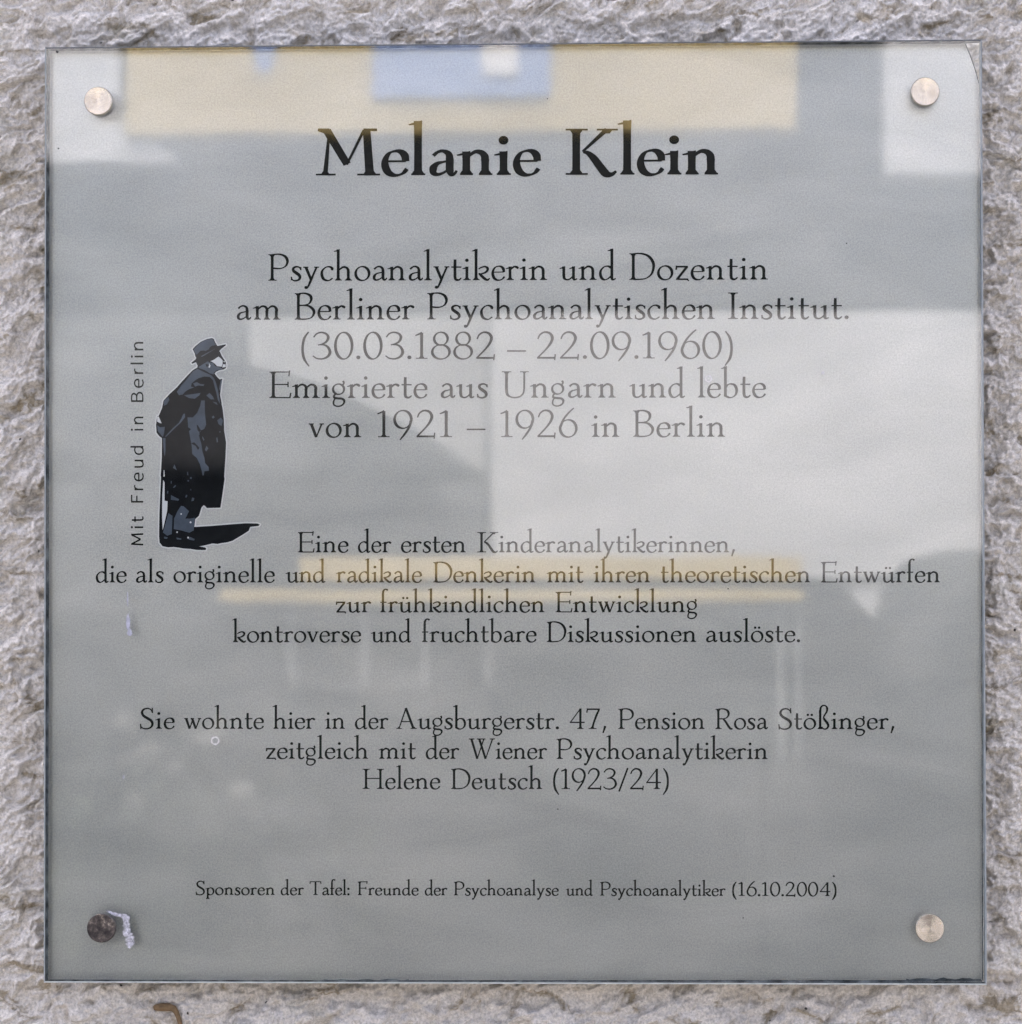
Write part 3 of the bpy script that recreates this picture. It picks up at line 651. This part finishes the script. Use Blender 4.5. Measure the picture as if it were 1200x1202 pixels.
tag(fig, 'printed man in hat and long dark coat leaning on a cane, with his shadow')
# pale cut-out rim
cl = np.array(sil + sil[:1]); rim = []
for i in range(len(cl)-1):
    d = cl[i+1]-cl[i]; L_ = np.linalg.norm(d)
    if L_ < 1e-6: continue
    nn = np.array([-d[1], d[0]])/L_*1.5
    rim.append([cl[i]+nn, cl[i]-nn, cl[i+1]-nn, cl[i+1]+nn]); rim += disc(cl[i][0], cl[i][1], 1.5, 10)
flat_mesh('cutout_rim', [union(rim)], M['pwhite'], fig, Y_INK+0.00012)
grey = [
  A((632,270),(672,220),(745,160),(840,116),(908,102),(940,116),(955,160),(985,200),(920,210),(885,235),(870,265),(820,292),(790,285),(740,290),(690,340),(668,350),(648,310)),
  A((705,545),(760,510),(850,455),(880,470),(935,480),(965,530),(1060,555),(1095,575),(1000,590),(960,620),(942,660),(880,640),(800,590),(730,565)),
  A((690,572),(800,625),(900,668),(950,715),(985,800),(1010,900),(1035,1040),(1050,1130),(1010,1060),(985,940),(960,850),(935,750),(885,700),(800,692),(710,718),(660,750),(600,800),(590,850),(640,862),(560,890),(500,930),(460,975),(400,985),(368,930),(440,830),(540,715),(620,612)),
  A((622,800),(680,780),(740,810),(800,815),(785,840),(700,832),(655,850)),
  A((480,985),(560,975),(740,950),(722,985),(650,1040),(560,1030)),
  A((165,1080),(235,1010),(252,1060),(210,1130),(165,1150)),
  A((830,990),(880,950),(930,1000),(955,1050),(900,1050)),
  A((1032,880),(1055,745),(1072,745),(1050,930)),
  B((750,0),(805,0),(808,200),(828,380),(800,440),(722,500),(722,580),(752,680),(770,800),(800,900),(810,980),(868,1045),(870,1100),(800,1110),(790,1170),(772,1175),(760,1110),(730,1000),(680,900),(610,840),(600,700),(580,600),(560,480),(590,450),(545,420),(535,265),(620,265),(690,190),(735,80)),
  B((495,205),(497,262),(430,350),(330,440),(195,575),(188,560),(310,430),(400,350),(440,280),(470,212)),
  B((150,590),(190,590),(190,780),(180,880),(166,820)),
  B((60,390),(110,420),(180,412),(170,500),(150,570),(120,540),(72,480)),
  B((330,1000),(345,1035),(368,1092),(330,1068),(308,1058)), B((1000,310),(1060,268),(1090,312),(1068,400),(1022,372)),
  B((985,585),(1005,580),(1012,650),(995,660)), B((832,710),(862,750),(828,800),(808,770)), B((770,560),(800,610),(790,635),(765,590)),
  B((530,1120),(545,1115),(548,1175),(532,1168)), B((915,260),(940,236),(962,262),(935,285)), B((1030,490),(1046,478),(1056,495),(1042,506)), B((930,20),(990,30),(1010,70),(980,60)),
  Cc((162,390),(208,420),(200,618),(150,635),(104,600),(150,440)),
  Cc((300,312),(328,316),(388,370),(346,450),(400,450),(452,440),(438,578),(390,603),(300,578),(222,563),(226,450),(262,370)),
  Cc((115,645),(155,652),(150,668),(120,668)), Cc((250,655),(308,668),(300,678),(255,674)), Cc((398,648),(450,672),(440,688),(380,676)),
  Cc((192,195),(230,215),(280,240),(272,256),(190,246)), Cc((238,85),(248,96),(225,118),(212,112)), Cc((150,150),(164,152),(160,180),(148,176)),
  Cc((355,190),(370,196),(362,222),(345,218)), Cc((420,222),(446,226),(438,256),(412,262)), Cc((370,30),(390,34),(384,50),(370,46)), Cc((398,0),(418,0),(414,22),(396,18)), Cc((402,128),(414,132),(410,146),(400,142)), Cc((190,40),(202,44),(198,72),(188,66)),
]
flat_mesh('coat_highlights', [poly_tris(p) for p in grey], M['pgrey'], fig, Y_INK-0.00003)
P_ = lambda name, polys, mat, dy, extra=[]: flat_mesh(name, [poly_tris(p) for p in polys] + extra, M[mat], fig, Y_INK-dy)
P_('coat_fold', [B((678,380),(700,392),(742,462),(722,500),(692,462))], 'pblack', .00007)
P_('coat_fold', [B((590,668),(640,655),(685,700),(722,742),(700,776),(664,712),(620,690))], 'pblack', .00007)
P_('coat_fold', [B((712,545),(768,520),(765,545),(722,568))], 'pblack', .00007)
P_('coat_fold', [B((735,470),(790,455),(785,470),(740,492))], 'pblack', .00007)
P_('hat_band', [A((880,240),(920,210),(985,200),(1000,222),(900,262))], 'pblack', .00007)
P_('ear_hollow', [A((820,500),(852,498),(858,532),(832,540))], 'pblack', .00007)
P_('face', [A((892,452),(940,435),(1020,380),(1052,402),(1085,440),(1085,492),(1070,538),(1000,530),(962,490),(922,462))], 'pwhite', .0001)
P_('chin', [A((1092,500),(1132,502),(1134,545),(1080,550))], 'pwhite', .0001)
P_('nose', [A((1095,450),(1118,448),(1112,475))], 'pwhite', .0001)
P_('ear', [A((872,480),(896,520),(882,556),(862,546),(878,520))], 'pwhite', .0001)
P_('hat_brim_line', [A((742,376),(860,312),(982,250),(862,326),(762,384))], 'pgrey', .0001)
P_('hand', [B((62,330),(60,255),(84,250),(130,358),(100,352))], 'pwhite', .0001)
P_('cane_gap', [Cc((107,30),(122,60),(122,256),(155,262),(150,370),(102,575),(95,440),(97,200))], 'pwhite', .0001)
P_('cane_gap', [B((163,1085),(174,1100),(178,1190),(160,1195))], 'pwhite', .0001)
for x, y, r in ((302, 400, .9), (404, 490, 1.1), (258, 597, .9), (378, 656, 1.1)):
    P_('light_fleck', [], 'pwhite', .0001, discs((180+x/9.23, 560+y/9.23, r)))

# ------------------------------------------------------------------ marks on the plaque
R7 = lambda *p: [(40+x/7.5, 1040+y/7.5) for x, y in p]
rnd = random.Random(4)
path = R7((640, 222), (690, 240), (735, 255), (775, 262), (800, 275), (808, 320), (812, 370), (822, 420), (832, 470), (842, 510), (838, 540))
wid = [2.0, 5.0, 8.0, 8.5, 6.5, 6.2, 6.8, 8.0, 8.0, 6.5, 2.5]
shreds = []
cpath = catmull(path, 5); cw = np.interp(np.linspace(0, len(path)-1, len(cpath)), range(len(path)), wid)
for (x, y), w_ in zip(cpath, cw):
    for q in range(3):
        a0 = rnd.uniform(0, 6.28); cx_, cy_ = x + rnd.gauss(0, .28*w_), y + rnd.gauss(0, .5); n_ = rnd.randint(4, 6)
        shreds.append([np.array((cx_ + rnd.uniform(.3, .52)*w_*math.cos(a0+6.283*k/n_), cy_ + rnd.uniform(.5, 1.7)*math.sin(a0+6.283*k/n_))) for k in range(n_)])
hull_ = lambda P: [P[i] for i in geometry.convex_hull_2d([Vector(p) for p in P])]
shreds = [hull_(p) for p in shreds]
tag(flat_mesh('tape_residue', [union(shreds)], M['residue'], PL, Y_FRONT-0.0003), 'torn scrap of pale tape left beside the tarnished screw cap')
def blob(name, cx, cy, rx, ry, mat, th=0.0006, seed=1, n=22, rough=.25):
    rs = random.Random(seed)
    pts = [(cx + rx*math.cos(2*math.pi*k/n)*(1+rs.uniform(-rough, rough)), cy + ry*math.sin(2*math.pi*k/n)*(1+rs.uniform(-rough, rough))) for k in range(n)]
    return slab(name, pts, Y_FRONT-th, Y_FRONT-0.00005, mat, PL)
blob('dried_drip', 150.5, 731, 2.2, 9, M['drip'], seed=3); blob('dried_drip', 152, 743, 2.6, 4.0, M['drip'], seed=5); blob('dried_drip', 149.6, 703, .7, 8, M['drip'], seed=6); blob('dried_drip', 145, 912, 1.0, 2.6, M['drip'], seed=7)
def ring_mark(cx, cy, r, wd):
    qs = ribbon(ellipse(cx, cy, r, r, 0, 360, 26), [wd*(1+.35*math.sin(k*1.3)) for k in range(26)])
    flat_mesh('drop_ring', [union(qs)], M['pale'], PL, Y_FRONT-0.00012)
ring_mark(252.6, 869.5, 4.2, 1.7); ring_mark(832, 444.5, 3.4, 1.6)
blob('dried_drop', 966.5, 437.5, 1.9, 2.2, M['pale'], seed=9)
for k, (x, y, r) in enumerate(((979, 1028.6, 1.3), (643, 115.5, .8), (655, 950, .8), (872.5, 1077.6, .8), (68.5, 174, 1.0), (994, 285.5, .8), (67, 60.5, 1.6), (855, 691, .9))):
    o = blob('dirt_speck', x, y, r, r*.9, M['grime'], seed=20+k, n=9)
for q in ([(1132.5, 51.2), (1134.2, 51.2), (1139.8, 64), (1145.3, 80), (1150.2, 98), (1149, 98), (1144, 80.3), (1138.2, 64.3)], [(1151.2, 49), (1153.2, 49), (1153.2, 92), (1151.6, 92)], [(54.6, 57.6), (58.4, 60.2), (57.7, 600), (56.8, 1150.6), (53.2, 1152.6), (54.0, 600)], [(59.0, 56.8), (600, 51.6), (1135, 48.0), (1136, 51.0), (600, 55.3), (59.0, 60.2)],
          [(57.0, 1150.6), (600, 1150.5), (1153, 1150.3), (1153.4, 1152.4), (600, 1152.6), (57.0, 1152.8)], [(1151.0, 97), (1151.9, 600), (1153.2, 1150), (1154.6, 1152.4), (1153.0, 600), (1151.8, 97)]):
    flat_mesh('shaded_margin', [poly_tris(q)], M['margin'], PL, Y_INK+0.0002)  # strips that paint in the shade of the clear margin
# a soft dark smear at the lower right margin
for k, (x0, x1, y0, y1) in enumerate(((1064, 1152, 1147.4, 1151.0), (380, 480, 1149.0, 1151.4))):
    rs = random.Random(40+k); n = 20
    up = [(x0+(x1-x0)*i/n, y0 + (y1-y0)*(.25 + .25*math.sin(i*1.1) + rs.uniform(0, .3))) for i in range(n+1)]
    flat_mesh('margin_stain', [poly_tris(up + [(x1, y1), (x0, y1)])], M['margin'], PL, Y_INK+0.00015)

# ------------------------------------------------------------------ the four screw caps
def screw(px, py, r, mat, label):
    p = on_plane(px, py, Y_FRONT-0.0042); cx, cz = p.x, p.z
    e = empty('screw_cap', (cx, Y_FRONT, cz), label, 'screw cap', 'screw caps at the plaque corners')
    m = MB(); m.lathe([(r*.985, 0.00006), (r, 0.0005), (r, 0.0034), (r*.985, 0.0039), (r*.95, 0.0042), (r*.5, 0.00414), (r*.06, 0.00405)], cx, Y_FRONT, cz, 'Y', 56)
    h_ = m.build('cap_head', mat, e, smooth=True)
    h_.data.set_sharp_from_angle(angle=math.radians(35))
    m = MB(); m.lathe([(0.0046, -0.0150), (0.0046, -0.0070)], cx, Y_FRONT, cz, 'Y', 28)
    m.build('spacer', M['shank'], e)
screw(115, 118, 0.0061, M['steel'], 'clean steel screw cap in the top left corner of the plaque')
screw(1086.5, 107, 0.0061, M['steel'], 'clean steel screw cap in the top right corner, beside the missing film corner')
screw(118.5, 1090, 0.0061, M['dirty'], 'dark tarnished screw cap beside the torn pale tape')
screw(1092, 1090, 0.0061, M['steel'], 'clean steel screw cap in the bottom right corner of the plaque')

# ------------------------------------------------------------------ dried stalk caught on the plaster under the plaque
def wy(x, z): return float(-wall_height(np.array([[x]]), np.array([[z]]))[0, 0] + 0.0024)
T_ = [(181, 1183.5, 3.2), (185, 1182.8, 4.4), (191, 1182.6, 5.0), (198, 1182.8, 4.8), (203.5, 1184.5, 4.0), (206.5, 1188.5, 3.2), (208.5, 1193.5, 2.9), (210, 1198, 2.8), (211.5, 1203, 2.7), (212, 1209, 2.2)]
pts, rad = [], []
for px, py, r in T_:
    q = on_plane(px, py, -0.004); pts.append(Vector((q.x, min(wy(q.x, q.z) - 0.0012, -0.003), q.z))); rad.append(r*S_PX)
m = MB(); m.tube(pts, rad, 12)
m.v = [Vector((v.x, v.y, v.z)) for v in m.v]
tw = m.build('dried_stalk', M['twig'], None, smooth=True)
tag(tw, 'small bent brown dried stalk stuck to the plaster below the plaque', 'stalk')
o_ = Vector(pts[3]); tw.data.transform(Matrix.Translation(-o_)); tw.location = o_

# ------------------------------------------------------------------ across the street: what the glass mirrors
g = MB(); g.add([(-60, -3.2, 0), (60, -3.2, 0), (60, 0.3, 0), (-60, 0.3, 0)], [[0, 1, 2, 3]])
tag(g.build('pavement', M['paving']), kind='structure')
g = MB(); g.add([(-60, -60, -0.12), (60, -60, -0.12), (60, -3.2, -0.12), (-60, -3.2, -0.12)], [[0, 1, 2, 3]])
g.add([(-60, -3.2, -0.12), (60, -3.2, -0.12), (60, -3.2, 0), (-60, -3.2, 0)], [[0, 1, 2, 3]])
tag(g.build('road', M['road']), kind='structure')

b = empty('shop_building', (0, -8.6, -0.12), 'dark grey shop building across the street, mirrored in the glass', 'building')
m = MB(); m.box(-7, 7, -14, -8.6, -0.12, 3.75); m.build('wall', M['facade'], b)
m = MB(); m.box(-7.1, 7.1, -14.1, -8.5, 3.75, 3.87); m.build('roof', M['facade'], b)
def thing_box(name, boxes, mat, label, cat, loc):
    m = MB()
    for bx in boxes: m.box(*bx, bev=0.006)
    o = m.build(name, mat); o_ = Vector(loc); o.data.transform(Matrix.Translation(-o_)); o.location = o_
    return tag(o, label, cat)
hx = [(0.62, 1.60), (0.90, 1.60), (0.90, 1.47), (0.735, 1.47), (0.66, 1.56)]
m = MB(); n_ = len(hx); m.add([(x, -8.02, z) for x, z in hx] + [(x, -8.08, z) for x, z in hx], [list(range(n_))[::-1], list(range(n_, 2*n_))] + [[i, (i+1) % n_, n_+(i+1) % n_, n_+i] for i in range(n_)])
tag(m.build('board_flap', M['white']), 'slanted white flap hanging below the large white board', 'flap')
s = empty('shop_sign', (-0.45, -8.0, 2.85), 'long yellow shop sign with a blue square, mirrored along the plaque top', 'sign')
m = MB(); m.box(-1.41, 0.51, -8.16, -8.0, 2.875, 3.62, 0.006); m.build('sign_board', M['yellow'], s)
m = MB(); m.box(-0.70, -0.19, -8.0+.002, -7.985, 2.975, 3.5, 0.004); m.build('blue_square', M['blue'], s)
m = MB(); m.box(-0.385, -0.28, -7.984, -7.975, 3.035, 3.40, 0.004); m.build('white_mark', M['bright'], s)
m = MB(); m.add([(-1.09, -7.996, 3.30), (-1.03, -7.996, 3.055), (-0.99, -7.996, 3.055), (-0.93, -7.996, 3.30), (-1.09, -7.988, 3.30), (-1.03, -7.988, 3.055), (-0.99, -7.988, 3.055), (-0.93, -7.988, 3.30)],
                [[3,2,1,0],[4,5,6,7],[0,1,5,4],[1,2,6,5],[2,3,7,6],[3,0,4,7]]); m.build('blue_wedge', M['blue'], s)
thing_box('white_fascia', [(-3.2, -1.43, -8.2, -8.02, 2.80, 3.62)], M['white'], 'white fascia panel left of the yellow sign across the street', 'panel', (-2.3, -8.2, 2.8))
m = MB(); m.add([(-1.432, -8.2, 2.80), (-1.25, -8.2, 2.80), (-1.432, -8.2, 2.93), (-1.432, -8.04, 2.80), (-1.25, -8.04, 2.80), (-1.432, -8.04, 2.93)], [[0, 2, 1], [3, 4, 5], [0, 1, 4, 3], [1, 2, 5, 4], [2, 0, 3, 5]])
tag(m.build('corner_bracket', M['white']), 'small white corner bracket below the left end of the yellow sign', 'bracket')
thing_box('white_pillar_panel', [(0.76, 2.2, -8.2, -8.02, 2.745, 3.62)], M['white'], 'white fascia panel right of the yellow sign across the street', 'panel', (1.4, -8.2, 2.745))
sd_ = empty('added_reflector', (-3.5, -7.9, -0.12), 'added white hut with a dark base left of the counter across the street', 'reflector')  # added beyond the mirrored view to brighten the left side of the film
m = MB(); m.box(-5.2, -1.78, -8.05, -7.7, 1.35, 2.45, .006); m.build('upper_panel', M['white'], sd_)
m = MB(); m.box(-5.2, -1.78, -8.05, -7.7, -0.12, 1.348, .006); m.build('base', M['facade'], sd_)
thing_box('white_hoarding', [(-0.365, 3.4, -8.1, -8.0, 1.60, 2.355), (0.60, 3.3, -8.09, -8.01, 1.585, 1.603)], M['white'], 'large white board mirrored in the middle of the glass', 'board', (1.2, -8.1, 1.6))
gb = empty('grey_board', (-1.0, -8.1, -0.12), 'dark board with a pale upper panel beside the white one across the street', 'board')
m = MB(); m.box(-1.76, -1.062, -8.16, -8.06, 1.60, 2.36, .005); m.box(-1.06, -0.375, -8.16, -8.06, 1.60, 1.898, .005); m.build('dark_panel', M['midgrey'], gb)
m = MB(); m.box(-1.06, -0.375, -8.16, -8.05, 1.90, 2.352, .005); m.build('pale_panel', M['palepanel'], gb)
aw = empty('yellow_counter', (-0.2, -6.2, -0.12), 'yellow edged market counter on white legs, mirrored below the white board', 'counter')
kx = lambda x: 0.053 + (x-0.053)*0.817
kz = lambda z: 1.5666 + (z-1.5666)*0.817
def cbox(name, mat, x0, x1, z0, z1, y0, y1):
    m = MB(); m.box(kx(x0), kx(x1), y0, y1, max(kz(z0), -0.12) if z0 > -0.1 else -0.12, kz(z1), 0.003); return m.build(name, M[mat], aw)
cbox('upper_edge', 'yellow', -0.90, 0.515, 1.598, 1.660, -6.6, -6.2); cbox('lower_edge', 'yellow', -1.12, 0.515, 1.535, 1.568, -6.6, -6.17)
for x, wd in ((-0.925, .022), (-0.72, .022), (-0.55, .022), (-0.367, .022), (0.455, .026), (0.506, .016)):
    cbox('leg', 'palegrey', x-wd/2, x+wd/2, 1.09 if x > 0.4 else 1.302, 1.534, -6.24, -6.22)
cbox('cabinet', 'facade', -1.25, 0.40, -.2, 1.29, -6.6, -6.23)
cbox('rail', 'midgrey', -0.95, 0.20, 1.292, 1.302, -6.25, -6.21)
cbox('plinth', 'facade', 0.41, 0.56, -.2, 1.088, -6.6, -6.20)
pr = empty('dark_parasol', (-1.02, -7.6, -0.12), 'dark grey parasol mirrored at the left of the glass', 'parasol')
m = MB(); prof = []
for k in range(9):
    t = k/8; prof.append((0.03 + 0.64*t, -0.30*t**1.5))
m.lathe(prof, -1.02, -7.6, 2.175, 'Z', 40); m.build('canopy', M['darkcloth'], pr, smooth=True)
m = MB(); m.box(-1.04, -1.00, -7.62, -7.58, -0.12, 2.17); m.build('pole', M['steel_dark'], pr)
bn = MB(); bn.lathe([(0.50, 0), (0.56, 0.1), (0.58, 0.9), (0.585, 1.4), (0.575, 1.62), (0.55, 1.70), (0.50, 1.76), (0.42, 1.79), (0.2, 1.80), (0.05, 1.805)], 1.27, -7.6, -0.12, 'Z', 48)
bo = bn.build('bottle_bank', M['binpaint'], None, smooth=True); bo.data.transform(Matrix.Translation((-1.27, 7.6, 0.12))); bo.location = (1.27, -7.6, -0.12)
tag(bo, 'dark rounded bottle bank mirrored at the lower right of the glass', 'container')

sh = empty('flowering_shrub', (-0.95, -5.6, -0.12), 'small dark shrub with pale blossoms mirrored at the lower left of the glass', 'shrub')
rs = random.Random(12)
lf = MB()
for k in range(900):
    a_, b_ = rs.uniform(0, 6.283), rs.random()**.5
    c_ = Vector((-0.95 + .50*b_*math.cos(a_), -5.6 + .35*b_*math.sin(a_), .25 + 1.02*rs.random()*(1-.25*b_*b_)))
    d_ = Vector((rs.gauss(0, 1), rs.gauss(0, 1), rs.gauss(0, 1))).normalized()*.045; e_ = d_.orthogonal().normalized()*.018
    lf.add([c_-d_, c_+e_, c_+d_, c_-e_], [[0, 1, 2, 3]])
lf.build('foliage', M['leaf'], sh)
st = MB()
for k in range(7):
    a_ = k*.9; st.tube([(-0.95+.05*math.cos(a_), -5.6+.05*math.sin(a_), -.12), (-0.95+.16*math.cos(a_), -5.6+.12*math.sin(a_), .2), (-0.95+.28*math.cos(a_), -5.6+.2*math.sin(a_), .85)], [.012, .01, .006], 6)
st.build('stems', M['steel_dark'], sh)
for px_, z_, r_ in ((-.98, 1.30, .026), (-.93, 1.24, .022), (-.80, 1.265, .030), (-.74, 1.16, .028), (-.88, 1.21, .018), (-.66, 1.19, .016), (-.96, 1.14, .020), (-.79, 1.30, .015)):
    bm = bmesh.new(); bmesh.ops.create_icosphere(bm, subdivisions=2, radius=r_)
    for v in bm.verts: v.co = v.co*(1+rs.uniform(-.2, .2)) + Vector((px_, -5.24, z_))
    m = MB(); m.add_bm(bm); m.build('blossom', M['blossom'], sh)
